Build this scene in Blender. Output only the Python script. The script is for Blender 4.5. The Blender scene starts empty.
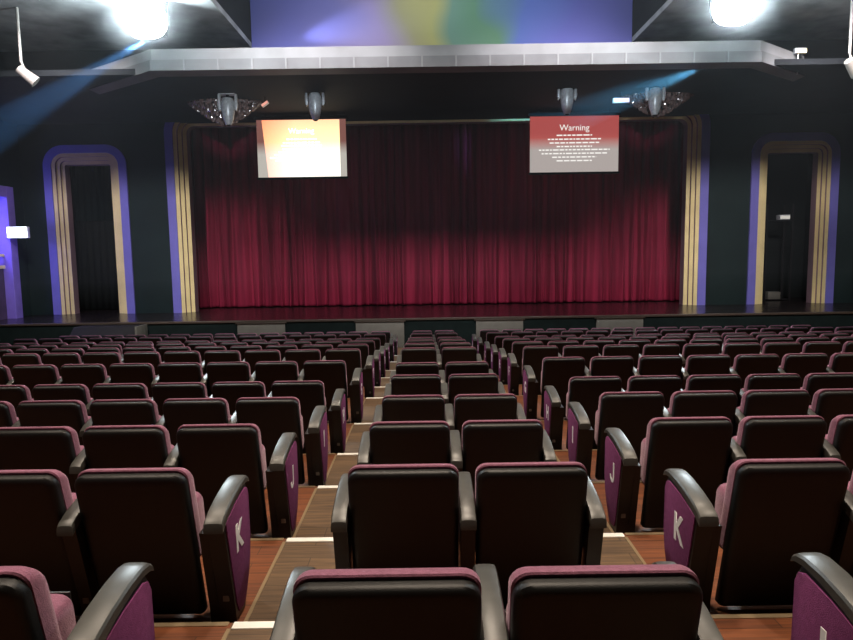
import bpy, bmesh, math, random
from mathutils import Vector, Matrix
random.seed(7)
S = bpy.context.scene
COL = S.collection
PI = math.pi

# ------------------------------------------------------------------ camera
CAMZ = 3.08
F = 650.0
def cam_axes(pitch=6.0, roll=0.85):
    p, r = math.radians(pitch), math.radians(roll)
    fw = Vector((0, math.cos(p), -math.sin(p)))
    u0 = Vector((0, math.sin(p), math.cos(p)))
    r0 = Vector((1, 0, 0))
    rt = r0 * math.cos(r) - u0 * math.sin(r)
    up = u0 * math.cos(r) + r0 * math.sin(r)
    return fw, rt, up
FW, RT, UP = cam_axes()
def at(px, py, Y):
    """a point of the hall seen at a photo position, at distance Y from the viewer"""
    d = FW + RT * ((px - 426.5) / F) + UP * ((320 - py) / F)
    d *= Y / d.y
    return Vector((d.x, d.y, d.z + CAMZ))
def proj(P):
    v = Vector(P) - Vector((0, 0, CAMZ))
    z = v.dot(FW)
    return 426.5 + F * v.dot(RT) / z, 320 - F * v.dot(UP) / z
cd = bpy.data.cameras.new('camera')
cam = bpy.data.objects.new('camera', cd)
COL.objects.link(cam)
cd.sensor_fit = 'HORIZONTAL'; cd.sensor_width = 36.0; cd.lens = F / 853 * 36.0
cd.clip_start = 0.05; cd.clip_end = 200
M = Matrix.Identity(4)
for i in range(3):
    M[i][0], M[i][1], M[i][2] = RT[i], UP[i], -FW[i]
M[2][3] = CAMZ
cam.matrix_world = M
S.camera = cam

# ------------------------------------------------------------------ materials
def mat(name, col, rough=0.6, spec=0.5, metal=0.0, noise=None, bump=None, emit=None, coat=0.0, sheen=0.0):
    m = bpy.data.materials.new(name); m.use_nodes = True
    nt = m.node_tree; b = nt.nodes['Principled BSDF']
    b.inputs['Base Color'].default_value = (*col, 1)
    b.inputs['Roughness'].default_value = rough
    b.inputs['Specular IOR Level'].default_value = spec
    b.inputs['Metallic'].default_value = metal
    b.inputs['Coat Weight'].default_value = coat
    b.inputs['Sheen Weight'].default_value = sheen
    b.inputs['Sheen Roughness'].default_value = 0.35
    b.inputs['Sheen Tint'].default_value = (1.0, 0.75, 0.85, 1)
    tc = nt.nodes.new('ShaderNodeTexCoord')
    if noise:
        scale, amt = noise[0], noise[1]
        n = nt.nodes.new('ShaderNodeTexNoise'); n.inputs['Scale'].default_value = scale
        n.inputs['Detail'].default_value = 4
        nt.links.new(tc.outputs['Object'], n.inputs['Vector'])
        r = nt.nodes.new('ShaderNodeValToRGB')
        r.color_ramp.elements[0].position = 0.3; r.color_ramp.elements[1].position = 0.7
        r.color_ramp.elements[0].color = (*[c * (1 - amt) for c in col], 1)
        r.color_ramp.elements[1].color = (*[min(1, c * (1 + amt)) for c in col], 1)
        nt.links.new(n.outputs['Fac'], r.inputs['Fac'])
        nt.links.new(r.outputs['Color'], b.inputs['Base Color'])
    if bump:
        n2 = nt.nodes.new('ShaderNodeTexNoise'); n2.inputs['Scale'].default_value = bump[0]
        nt.links.new(tc.outputs['Object'], n2.inputs['Vector'])
        bp = nt.nodes.new('ShaderNodeBump'); bp.inputs['Strength'].default_value = bump[1]
        bp.inputs['Distance'].default_value = 0.01
        nt.links.new(n2.outputs['Fac'], bp.inputs['Height'])
        nt.links.new(bp.outputs['Normal'], b.inputs['Normal'])
    if emit:
        b.inputs['Emission Color'].default_value = (*emit[0], 1)
        b.inputs['Emission Strength'].default_value = emit[1]
    return m

def wood_mat(name, c1, c2, plank_w, plank_l, rough):
    m = bpy.data.materials.new(name); m.use_nodes = True
    nt = m.node_tree; b = nt.nodes['Principled BSDF']
    tc = nt.nodes.new('ShaderNodeTexCoord')
    br = nt.nodes.new('ShaderNodeTexBrick')
    br.inputs['Scale'].default_value = 1.0
    br.inputs['Brick Width'].default_value = plank_l; br.inputs['Row Height'].default_value = plank_w
    br.inputs['Mortar Size'].default_value = 0.003
    br.inputs['Color1'].default_value = (*c1, 1); br.inputs['Color2'].default_value = (*c2, 1)
    br.inputs['Mortar'].default_value = (*[c * 0.3 for c in c1], 1)
    nt.links.new(tc.outputs['Object'], br.inputs['Vector'])
    mp = nt.nodes.new('ShaderNodeMapping'); mp.inputs['Scale'].default_value = (3, 45, 45)
    nt.links.new(tc.outputs['Object'], mp.inputs['Vector'])
    n = nt.nodes.new('ShaderNodeTexNoise'); n.inputs['Scale'].default_value = 1.0; n.inputs['Detail'].default_value = 5
    nt.links.new(mp.outputs['Vector'], n.inputs['Vector'])
    mx = nt.nodes.new('ShaderNodeMix'); mx.data_type = 'RGBA'; mx.blend_type = 'MULTIPLY'
    mx.inputs[0].default_value = 0.75
    r = nt.nodes.new('ShaderNodeValToRGB')
    r.color_ramp.elements[0].position = 0.3; r.color_ramp.elements[0].color = (0.35, 0.35, 0.35, 1)
    r.color_ramp.elements[1].position = 0.65; r.color_ramp.elements[1].color = (1.25, 1.25, 1.25, 1)
    nt.links.new(n.outputs['Fac'], r.inputs['Fac'])
    nt.links.new(br.outputs['Color'], mx.inputs[6]); nt.links.new(r.outputs['Color'], mx.inputs[7])
    nt.links.new(mx.outputs[2], b.inputs['Base Color'])
    b.inputs['Roughness'].default_value = rough
    return m

def emis(name, col, strength):
    m = bpy.data.materials.new(name); m.use_nodes = True
    nt = m.node_tree; nt.nodes.clear()
    o = nt.nodes.new('ShaderNodeOutputMaterial'); e = nt.nodes.new('ShaderNodeEmission')
    e.inputs['Color'].default_value = (*col, 1); e.inputs['Strength'].default_value = strength
    nt.links.new(e.outputs['Emission'], o.inputs['Surface'])
    return m

MAT = {
    'shell': mat('black_plastic', (0.006, 0.006, 0.0058), 0.5, 0.42, bump=(260, 0.12)),
    'fabric': mat('purple_fabric', (0.25, 0.10, 0.15), 0.9, 0.15, noise=(60, 0.18), bump=(220, 0.3), sheen=0.4),
    'fabric_panel': mat('purple_panel_fabric', (0.18, 0.042, 0.125), 0.9, 0.15, noise=(40, 0.15), bump=(220, 0.3)),
    'pad': mat('grey_arm_plastic', (0.062, 0.062, 0.056), 0.36, 0.5, noise=(25, 0.1)),
    'standard': mat('black_steel', (0.011, 0.010, 0.010), 0.45, 0.4),
    'bracket': mat('grey_metal', (0.22, 0.21, 0.19), 0.45, 0.5, metal=0.3),
    'white': mat('white_letter', (0.92, 0.91, 0.90), 0.5),
    'wood': wood_mat('red_brown_wood', (0.18, 0.052, 0.014), (0.125, 0.035, 0.010), 0.12, 1.1, 0.55),
    'aisle': wood_mat('grey_brown_laminate', (0.125, 0.072, 0.034), (0.095, 0.055, 0.026), 0.17, 0.5, 0.6),
    'riser': mat('riser_brown', (0.05, 0.03, 0.02), 0.6, noise=(8, 0.2)),
    'tape': mat('white_tape', (0.80, 0.79, 0.74), 0.5, noise=(12, 0.05)),
    'trim': mat('brass_trim', (0.30, 0.22, 0.13), 0.4, metal=0.4),
    'wall': mat('dark_teal_wall', (0.0065, 0.0155, 0.015), 0.85, 0.2, noise=(0.6, 0.25)),
    'wall_dark': mat('black_wall', (0.004, 0.006, 0.006), 0.85, 0.2, noise=(2, 0.2)),
    'ceil': mat('grey_ceiling', (0.24, 0.255, 0.26), 0.8, 0.25, noise=(1.4, 0.35)),
    'ceil_dark': mat('black_ceiling', (0.006, 0.008, 0.010), 0.85, 0.2, noise=(1, 0.3)),
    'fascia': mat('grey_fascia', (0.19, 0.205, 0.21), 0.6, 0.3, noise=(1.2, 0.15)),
    'fascia_shaded': mat('shaded_grey_fascia', (0.12, 0.13, 0.135), 0.6, 0.3, noise=(1.2, 0.2)),  # same fascia grey, with the lower band's shade put into the colour
    'blue': mat('violet_blue_band', (0.13, 0.125, 0.42), 0.6, 0.3, noise=(1.5, 0.08)),  # even violet-blue for the outer frame bands
    'gold': mat('gold_paint', (0.60, 0.52, 0.25), 0.55, 0.4, noise=(1.5, 0.1)),
    'mauve': mat('mauve_paint', (0.20, 0.13, 0.15), 0.6, 0.3, noise=(1.5, 0.1)),
    'stage': mat('stage_boards', (0.012, 0.010, 0.010), 0.25, 0.5, noise=(2, 0.3)),
    'stage_front': mat('dark_green_stage_front', (0.005, 0.010, 0.009), 0.85, 0.1, noise=(3, 0.2)),
    'pale': mat('pale_panel', (0.10, 0.10, 0.08), 0.6, noise=(4, 0.12)),
    'nosing': mat('stage_nosing', (0.04, 0.03, 0.02), 0.5),
    'silver': mat('silver_housing', (0.52, 0.56, 0.58), 0.35, 0.5, metal=0.2, noise=(14, 0.2)),
    'black': mat('black_housing', (0.010, 0.010, 0.011), 0.8, 0.15),
    'pipe': mat('dark_pipe', (0.22, 0.18, 0.18), 0.4),
    'crystal': mat('smoky_crystal', (0.17, 0.12, 0.11), 0.15, 0.8, noise=(9, 0.5)),
    'violet': mat('violet_lit_portal', (0.17, 0.12, 0.45), 0.6, noise=(2, 0.12)),  # violet light on the portal frame put into its base colour
    'portal_in': mat('blue_recess', (0.05, 0.05, 0.40), 0.7),
    'portal_low': mat('plum_panel', (0.05, 0.03, 0.07), 0.7, noise=(3, 0.3)),
}

# curtain: deep red velvet with fine vertical streaks in the pile
def curtain_mat():
    m = mat('red_velvet', (0.22, 0.012, 0.026), 0.9, 0.1)
    nt = m.node_tree; b = nt.nodes['Principled BSDF']
    tc = [n for n in nt.nodes if n.type == 'TEX_COORD'][0]
    mp = nt.nodes.new('ShaderNodeMapping'); mp.inputs['Scale'].default_value = (2.6, 2.6, 0.10)
    nt.links.new(tc.outputs['Object'], mp.inputs['Vector'])
    n = nt.nodes.new('ShaderNodeTexNoise'); n.inputs['Scale'].default_value = 1.5; n.inputs['Detail'].default_value = 4
    nt.links.new(mp.outputs['Vector'], n.inputs['Vector'])
    r = nt.nodes.new('ShaderNodeValToRGB')
    r.color_ramp.elements[0].position = 0.3; r.color_ramp.elements[0].color = (0.10, 0.007, 0.020, 1)
    r.color_ramp.elements[1].position = 0.7; r.color_ramp.elements[1].color = (0.25, 0.018, 0.048, 1)
    nt.links.new(n.outputs['Fac'], r.inputs['Fac']); nt.links.new(r.outputs['Color'], b.inputs['Base Color'])
    return m
MAT['curtain'] = curtain_mat()

# painted banner over the stage: soft blurred colour fields across its width
def mural_mat(hw):
    m = mat('banner_paint', (0.2, 0.2, 0.5), 0.8, 0.2)
    nt = m.node_tree; b = nt.nodes['Principled BSDF']
    tc = [n for n in nt.nodes if n.type == 'TEX_COORD'][0]
    n = nt.nodes.new('ShaderNodeTexNoise'); n.inputs['Scale'].default_value = 0.35; n.inputs['Detail'].default_value = 1
    nt.links.new(tc.outputs['Object'], n.inputs['Vector'])
    sx = nt.nodes.new('ShaderNodeSeparateXYZ'); nt.links.new(tc.outputs['Object'], sx.inputs['Vector'])
    a = nt.nodes.new('ShaderNodeMath'); a.operation = 'MULTIPLY_ADD'
    a.inputs[1].default_value = 0.5 / hw; a.inputs[2].default_value = 0.5
    nt.links.new(sx.outputs['X'], a.inputs[0])
    s = nt.nodes.new('ShaderNodeMath'); s.operation = 'SUBTRACT'; s.inputs[1].default_value = 0.5
    nt.links.new(n.outputs['Fac'], s.inputs[0])
    q = nt.nodes.new('ShaderNodeMath'); q.operation = 'MULTIPLY_ADD'; q.inputs[1].default_value = 0.45
    nt.links.new(s.outputs[0], q.inputs[0]); nt.links.new(a.outputs[0], q.inputs[2])
    r = nt.nodes.new('ShaderNodeValToRGB'); e = r.color_ramp.elements
    e[0].position = 0.0; e[0].color = (0.10, 0.12, 0.40, 1)
    e[1].position = 1.0; e[1].color = (0.13, 0.14, 0.42, 1)
    for p, c in ((0.14, (0.16, 0.16, 0.40)), (0.28, (0.27, 0.22, 0.36)), (0.40, (0.29, 0.27, 0.14)), (0.47, (0.34, 0.32, 0.12)),
                 (0.52, (0.13, 0.23, 0.17)), (0.62, (0.11, 0.22, 0.13)), (0.70, (0.10, 0.15, 0.40)), (0.85, (0.12, 0.13, 0.40))):
        k = e.new(p); k.color = (*c, 1)
    nt.links.new(q.outputs[0], r.inputs['Fac']); nt.links.new(r.outputs['Color'], b.inputs['Base Color'])
    return m

# ------------------------------------------------------------------ mesh helpers
def finish(name, bm, mats, parent=None, smooth=35):
    me = bpy.data.meshes.new(name)
    bmesh.ops.recalc_face_normals(bm, faces=bm.faces[:])
    bm.to_mesh(me); bm.free()
    return link(name, me, mats, parent, smooth)
def link(name, me, mats, parent=None, smooth=35):
    if mats is not None:
        for m in (mats if isinstance(mats, (list, tuple)) else [mats]):
            me.materials.append(MAT[m] if isinstance(m, str) else m)
    if smooth:
        me.polygons.foreach_set('use_smooth', [True] * len(me.polygons))
        me.set_sharp_from_angle(angle=math.radians(smooth))
    o = bpy.data.objects.new(name, me); COL.objects.link(o)
    if parent: o.parent = parent
    return o
def box(bm, x0, x1, y0, y1, z0, z1, bev=0.0, mi=0):
    v = [bm.verts.new((x, y, z)) for z in (z0, z1) for y in (y0, y1) for x in (x0, x1)]
    fs = [bm.faces.new([v[i] for i in q]) for q in ((0, 1, 3, 2), (4, 6, 7, 5), (0, 4, 5, 1), (1, 5, 7, 3), (3, 7, 6, 2), (2, 6, 4, 0))]
    for f in fs: f.material_index = mi
    if bev > 0:
        es = list({e for f in fs for e in f.edges})
        bmesh.ops.bevel(bm, geom=es, offset=bev, segments=2, affect='EDGES', profile=0.5)
    return fs
def prism(bm, pts, axis, a, b, mi=0, bev=0.0):
    """extrude a closed 2-D outline along an axis from a to b"""
    def mk(p, t):
        return {'x': (t, p[0], p[1]), 'y': (p[0], t, p[1]), 'z': (p[0], p[1], t)}[axis]
    A = [bm.verts.new(mk(p, a)) for p in pts]; B = [bm.verts.new(mk(p, b)) for p in pts]
    fs = [bm.faces.new(A), bm.faces.new(B[::-1])]
    n = len(pts)
    for i in range(n):
        fs.append(bm.faces.new((A[i], B[i], B[(i + 1) % n], A[(i + 1) % n])))
    for f in fs: f.material_index = mi
    if bev > 0:
        es = list(set(fs[0].edges) | set(fs[1].edges))
        bmesh.ops.bevel(bm, geom=es, offset=bev, segments=2, affect='EDGES', profile=0.5)
    return fs
def loft(bm, loops, cap0=True, cap1=True):
    rows = [[bm.verts.new(p) for p in L] for L in loops]
    n = len(rows[0])
    for a, b in zip(rows, rows[1:]):
        for i in range(n):
            bm.faces.new((a[i], a[(i + 1) % n], b[(i + 1) % n], b[i]))
    if cap0: bm.faces.new(rows[0][::-1])
    if cap1: bm.faces.new(rows[-1])
def tube(bm, p0, p1, r0, r1=None, n=12):
    p0, p1 = Vector(p0), Vector(p1); r1 = r0 if r1 is None else r1
    d = (p1 - p0).normalized()
    u = d.orthogonal().normalized(); v = d.cross(u)
    loft(bm, [[p + (u * math.cos(2 * PI * i / n) + v * math.sin(2 * PI * i / n)) * r for i in range(n)] for p, r in ((p0, r0), (p1, r1))])
def lathe(bm, prof, n=20, o=(0, 0, 0)):
    o = Vector(o)
    loft(bm, [[o + Vector((r * math.cos(2 * PI * i / n), r * math.sin(2 * PI * i / n), z)) for i in range(n)] for r, z in prof])
def rrect(hw, z0, z1, rt, rb, n=5, lift=0.0):
    """rounded outline in x/z: top corner radius rt, bottom corner radius rb"""
    pts = []
    for cx, cz, r, a0 in ((hw - rb, z0 + rb, rb, -90), (hw - rt, z1 - rt, rt, 0), (-hw + rt, z1 - rt, rt, 90), (-hw + rb, z0 + rb, rb, 180)):
        for i in range(n + 1):
            a = math.radians(a0 + 90 * i / n)
            pts.append((cx + r * math.cos(a), cz + r * math.sin(a)))
    return [(x, z + (lift * min(1, abs(x) / hw) ** 4 if z > (z0 + z1) / 2 else 0)) for x, z in pts]
def slab(bm, hw, z0, z1, rt, rb, layers, yfun, lift=0.0):
    """a padded slab: rounded outlines stacked front to back; layers = (y offset, inset)"""
    loops = []
    for lay in layers:
        y, ins = lay[0], lay[1]; drop = lay[2] if len(lay) > 2 else 0.0
        L = rrect(hw - ins, z0 + ins, z1 - ins - drop, max(0.012, rt - ins * 0.5), max(0.008, rb - ins * 0.5), lift=lift)
        loops.append([(x, y + yfun(z), z) for x, z in L])
    loft(bm, loops)

def props(o, label=None, cat=None, group=None, kind=None):
    if label: o['label'] = label
    if cat: o['category'] = cat
    if group: o['group'] = group
    if kind: o['kind'] = kind
    return o
def thing(name, label, cat, loc=(0, 0, 0), group=None):
    o = bpy.data.objects.new(name, None); COL.objects.link(o)
    o.location = loc; o.empty_display_size = 0.1
    return props(o, label, cat, group)
def struct(name, bm, mats, parent=None, smooth=0):
    o = finish(name, bm, mats, parent, smooth)
    if parent is None: o['kind'] = 'structure'
    return o
def sbox(name, m, *b):
    bm = bmesh.new(); box(bm, *b); return struct(name, bm, m)
def text_mesh(s, size, depth=0.002, bold=0.0):
    cu = bpy.data.curves.new('lettering', 'FONT'); cu.body = s; cu.size = size; cu.extrude = depth; cu.offset = bold
    cu.align_x = 'CENTER'; cu.align_y = 'CENTER'
    o = bpy.data.objects.new('lettering', cu); COL.objects.link(o)
    dg = bpy.context.evaluated_depsgraph_get()
    me = bpy.data.meshes.new_from_object(o.evaluated_get(dg))
    bpy.data.objects.remove(o); bpy.data.curves.remove(cu)
    me.materials.clear()
    return me

ORD = ['', 'first', 'second', 'third', 'fourth', 'fifth', 'sixth', 'seventh', 'eighth', 'ninth', 'tenth', 'eleventh', 'twelfth', 'thirteenth', 'fourteenth', 'fifteenth', 'sixteenth', 'seventeenth', 'eighteenth']

# ------------------------------------------------------------------ rows: letter, distance, seat-top level, floor level
ROWS = [('L', 1.69, 1.30), ('K', 3.05, 1.178), ('J', 4.25, 1.078), ('I', 5.50, 0.98), ('H', 6.72, 0.88), ('G', 8.30, 0.83),
        ('F', 10.0, 0.73), ('E', 11.3, 0.62), ('D', 12.7, 0.49), ('C', 14.2, 0.34), ('B', 16.2, 0.18), ('A', 18.2, 0.0)]
LSHIFT = {'L': 0.0, 'K': 0.0, 'J': 0.03, 'I': 0.06, 'H': 0.08, 'G': 0.12, 'F': 0.14}
CENTRE_SHIFT = {'L': 0.05, 'H': 0.25, 'G': -0.25}
LX, CX, RX = -1.455, 0.19, 1.78           # centres of the aisle seats and of the middle pair
PITCH = 0.63
LEND, REND = -1.05, 1.355                 # centres of the aisle-end armrests
XL, XR = -14.8, 15.9                      # side walls

# ------------------------------------------------------------------ stepped floor
n_floor = 0
for i, (c, d, z) in enumerate(ROWS):
    y0 = -3.0 if i == 0 else ROWS[i - 1][3] if False else None
edges = [-3.0]
for i in range(len(ROWS) - 1):
    edges.append(ROWS[i + 1][1] - 0.06)
edges.append(21.0)
for i, (c, d, z) in enumerate(ROWS):
    y0, y1 = edges[i], edges[i + 1]
    zb = -0.3
    bm = bmesh.new()
    for x0, x1 in ((XL, -0.965), (-0.45, 0.83), (1.30, XR)):
        box(bm, x0, x1, y0, y1, zb, z, mi=0)
    o = struct('floor_%d' % (i + 1), bm, ['wood'])
    for k, (x0, x1) in enumerate(((-0.965, -0.45), (0.83, 1.30))):
        bm = bmesh.new(); box(bm, x0, x1, y0, y1, zb, z, mi=0)
        struct('floor_aisle_%s_%d' % ('left' if k == 0 else 'right', i + 1), bm, ['aisle'])
    # metal strips between boards and aisle, and the dark nosing of each step
    bm = bmesh.new()
    for x in (-0.965, -0.45, 0.83, 1.30):
        box(bm, x - 0.010, x + 0.010, y0 + 0.02, y1 - 0.055, z, z + 0.004)
    if i < len(ROWS) - 1:
        box(bm, XL, -0.98, y1 - 0.03, y1 + 0.003, z - 0.03, z + 0.004)
        box(bm, 1.31, XR, y1 - 0.03, y1 + 0.003, z - 0.03, z + 0.004)
    struct('trim_%d' % (i + 1), bm, 'trim')
    if i < len(ROWS) - 1:
        for k, (x0, x1) in enumerate(((-0.955, -0.45), (0.83, 1.295))):
            bm = bmesh.new(); box(bm, x0, x1, y1 - 0.055, y1 + 0.002, z - 0.012, z + 0.005, 0.002)
            o = finish('step_tape', bm, 'tape')
            props(o, 'white tape on the %s aisle step edge behind the row %s seats' % ('left' if k == 0 else 'right', ROWS[i + 1][0]), 'tape', 'white step tapes')

# ------------------------------------------------------------------ theatre seat
TOP = 0.86
LEAN = 0.24
def lean(z): return (TOP - z) * LEAN
def build_meshes():
    me = {}
    bm = bmesh.new()      # moulded black shell, wide rolled rim along its top
    slab(bm, 0.271, 0.02, 0.846, 0.055, 0.03, [(-0.024, 0.060), (-0.024, 0.034), (-0.022, 0.024), (-0.017, 0.012), (-0.007, 0.003), (0.005, 0.0), (0.030, 0.0)], lean)
    me['back_shell'] = finish('back_shell', bm, 'shell')
    bm = bmesh.new()      # padded back cushion standing proud of the shell
    slab(bm, 0.273, 0.33, 0.860, 0.060, 0.04, [(0.0305, 0.006), (0.036, 0.0), (0.060, 0.0, 0.001), (0.085, 0.0, 0.008), (0.108, 0.004, 0.022), (0.126, 0.016, 0.042), (0.134, 0.05, 0.06)], lean, lift=0.008)
    me['back_cushion'] = finish('back_cushion', bm, 'fabric')
    bm = bmesh.new()      # seat tipped up
    slab(bm, 0.258, 0.33, 0.665, 0.05, 0.05, [(0.165, 0.03), (0.150, 0.008), (0.160, 0.0), (0.27, 0.0), (0.292, 0.014), (0.30, 0.04)], lambda z: (0.665 - z) * 0.14)
    me['seat_cushion'] = finish('seat_cushion', bm, 'fabric')
    bm = bmesh.new()
    box(bm, -0.2, 0.2, 0.36, 0.372, 0.37, 0.62, 0.004)
    me['seat_pan'] = finish('seat_pan', bm, 'shell')
    prof = [(0.0, 0.60), (0.02, 0.61), (0.20, 0.655), (0.38, 0.665), (0.43, 0.62), (0.43, 0.30), (0.35, 0.12), (0.30, 0.02), (0.40, 0.0), (0.12, 0.0), (0.155, 0.06)]
    prof = [(0.0, 0.60), (0.20, 0.648), (0.40, 0.66), (0.435, 0.61), (0.44, 0.32), (0.40, 0.16), (0.31, 0.03), (0.31, 0.0), (0.14, 0.0), (0.14, 0.08), (0.02, 0.53)]
    for nm, hw, fill in (('armrest', 0.036, None), ('end_armrest_right', 0.043, (-0.09, -0.040)), ('end_armrest_left', 0.043, (0.040, 0.09))):
        bm = bmesh.new(); prism(bm, prof, 'x', -hw, hw, bev=0.006)
        if fill: prism(bm, [(0.03, 0.535), (0.40, 0.55), (0.40, 0.16), (0.31, 0.03), (0.31, 0.0), (0.14, 0.0), (0.14, 0.08)], 'x', fill[0], fill[1], bev=0.004)
        me[nm] = finish('armrest', bm, 'standard')
    for nm, hw in (('arm_pad', 0.039), ('end_pad', 0.048)):
        bm = bmesh.new()
        ctr = [(-0.022, 0.585, 0.030), (-0.018, 0.605, 0.045), (0.0, 0.622, 0.052), (0.06, 0.648, 0.052), (0.16, 0.674, 0.046), (0.28, 0.694, 0.040), (0.38, 0.700, 0.036), (0.43, 0.692, 0.034), (0.455, 0.676, 0.026), (0.462, 0.660, 0.016)]
        loops = []
        for y, z, t in ctr:
            L = [(-hw, y, z - t), (-hw, y, z - 0.012), (-hw * 0.86, y, z - 0.003), (-hw * 0.5, y, z), (hw * 0.5, y, z), (hw * 0.86, y, z - 0.003), (hw, y, z - 0.012), (hw, y, z - t)]
            loops.append(L)
        loft(bm, loops)
        me[nm] = finish('arm_pad', bm, 'pad')
    bm = bmesh.new()
    box(bm, -0.016, 0.016, 0.118, 0.128, 0.13, 0.24, 0.003)
    me['bracket'] = finish('hinge_bracket', bm, 'bracket')
    pp = [(0.028, 0.585), (0.12, 0.606), (0.22, 0.627), (0.37, 0.645), (0.41, 0.63), (0.43, 0.59), (0.432, 0.35), (0.415, 0.24), (0.37, 0.14), (0.30, 0.05), (0.25, 0.035), (0.18, 0.045), (0.15, 0.10)]
    bm = bmesh.new(); prism(bm, pp, 'x', 0.040, 0.0505, bev=0.004)
    me['fabric_panel'] = finish('fabric_panel', bm, 'fabric_panel')
    return me
SM = build_meshes()
LETTER = {}
for c, d, z in ROWS:
    t = text_mesh(c, 0.205, 0.0012, bold=0.006)
    for v in t.vertices: v.co.x *= 0.92
    if c == 'J':      # a J with a full hook
        bm = bmesh.new(); w = 0.026
        mid = [(0.03, 0.072), (0.03, -0.03)] + [(-0.008 + 0.038 * math.cos(a), -0.03 - 0.038 * math.sin(a)) for a in [PI * k / 8 for k in range(1, 9)]]
        for k in range(len(mid)):
            pass
        L, Rr = [], []
        for k, p in enumerate(mid):
            a = Vector(mid[max(0, k - 1)]); b = Vector(mid[min(len(mid) - 1, k + 1)])
            d = (b - a).normalized(); nrm = Vector((-d.y, d.x)) * w / 2
            L.append(Vector(p) + nrm); Rr.append(Vector(p) - nrm)
        prism(bm, [tuple(q) for q in L + Rr[::-1]], 'z', -0.0012, 0.0012)
        bmesh.ops.recalc_face_normals(bm, faces=bm.faces[:])
        t = bpy.data.meshes.new('row_letter'); bm.to_mesh(t); bm.free()
    t.materials.append(MAT['white']); LETTER[c] = t
for o in list(SM.values()):
    COL.objects.unlink(o)
def put(src, parent, name=None, x=0.0):
    o = src.copy()
    if name: o.name = name
    COL.objects.link(o); o.parent = parent; o.location = (x, 0, 0)
    return o
def arm(root, x, end=0, letter=None):
    """end: +1 panel faces +x, -1 panel faces -x, 0 an ordinary shared arm"""
    e = end != 0
    a = put(SM[('end_armrest_right' if end > 0 else 'end_armrest_left') if e else 'armrest'], root, 'armrest', x)
    put(SM['end_pad' if e else 'arm_pad'], a, 'arm_pad')
    b = put(SM['bracket'], a, 'hinge_bracket')
    if e:
        p = put(SM['fabric_panel'], a, 'fabric_panel')
        p['label'] = 'purple fabric end panel'
        l = bpy.data.objects.new('row_letter', LETTER[letter]); COL.objects.link(l); l.parent = a
        l['label'] = 'white row letter'
        if end > 0:
            l.rotation_euler = (PI / 2, 0, PI / 2); l.location = (0.0515, 0.225, 0.43)
        else:
            p.scale = (-1, 1, 1)
            l.rotation_euler = (PI / 2, 0, -PI / 2); l.location = (-0.0515, 0.225, 0.43)
n_seats = 0
def seat(x, d, z, label, group, left_arm, right_arm, letter):
    global n_seats
    r = thing('theatre_seat', label, 'seat', (x, d, z), group)
    for k in ('back_shell', 'back_cushion', 'seat_cushion'):
        put(SM[k], r, k)
    pan = put(SM['seat_pan'], r, 'seat_pan')
    for a in (left_arm, right_arm):
        if a is not None: arm(r, a[0], a[1], letter)
    n_seats += 1
    return r
def in_view(x, d, z):
    pts = [proj((x + sx * 0.36, d + sy, z + sz)) for sx in (-1, 1) for sy in (0.0, 0.45) for sz in (0.55, 0.86)]
    return max(p[0] for p in pts) > 2 and min(p[0] for p in pts) < 851
H = PITCH / 2
for ri, (c, d, z) in enumerate(ROWS):
    near = 'the nearest row' if ri == 0 else 'the %s nearest row' % ORD[ri + 1]
    for side, name in ((-1, 'left'), (1, 'right')):
        x0 = LX + LSHIFT.get(c, 0.15) if side < 0 else RX
        ds = d + (0.10 if c == 'L' else 0.0)
        i = 0
        while i < 15:
            x = x0 + side * PITCH * i
            if not in_view(x - side * PITCH, ds, z): break
            if abs(x) > 10.9 - (0 if ri > 8 else 0): break
            if side < 0:
                la, ra = (-H, 0), ((LEND - LX, 1) if i == 0 else None)
            else:
                la, ra = ((REND - RX, -1) if i == 0 else None), (H, 0)
            pos = 'on the aisle' if i == 0 else '%s from the aisle' % ORD[i + 1]
            seat(x, ds, z, 'purple theatre seat with black back, %s, %s block, %s' % (pos, name, near), 'seats of the %s block' % name, la, ra, c)
            i += 1
    dc = d + CENTRE_SHIFT.get(c, 0.0)
    for k, side in ((-1, 'left'), (1, 'right')):
        seat(CX + k * H, dc, z, 'purple theatre seat with black back, %s of the middle pair, %s' % (side, near), 'middle seat pairs between the aisles',
             (-H, 0) if k < 0 else (-H, 0), (H, 0) if k > 0 else None, c)

# ------------------------------------------------------------------ hall shell
YS = 21.0                      # stage edge
YP = 24.3                      # proscenium wall
YC = 26.2                      # curtain
ZS = at(426, 318, YS).z        # stage level
ZL = at(420, 66, 17.5).z       # underside of the lower ceiling
ZU = ZL + 2.6
Z_SOF = at(250, 46, 20.3).z    # side soffits
XC = at(437, 308, YP).x
sbox('floor_front', 'stage_front', XL, XR, 20.99, 21.0, -0.3, -0.005)
sbox('wall_left', 'wall', XL - 0.3, XL, -3.0, 21.3, -0.3, Z_SOF)
sbox('wall_right', 'wall', XR, XR + 0.3, -3.0, YP, -0.3, Z_SOF)
sbox('wall_back', 'wall', XL, XR, -3.3, -3.0, -0.3, Z_SOF)
sbox('stage_floor', 'stage', XL, XR, YS, 33.0, ZS - 0.12, ZS)
bm = bmesh.new(); box(bm, XL, XR, YS - 0.05, YS, 0.0, ZS - 0.06)
struct('wall_stage_front', bm, 'stage_front')
bm = bmesh.new(); box(bm, XL, XR, YS - 0.09, YS + 0.03, ZS - 0.06, ZS + 0.006, 0.01)
struct('trim_stage_edge', bm, 'nosing')

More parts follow.
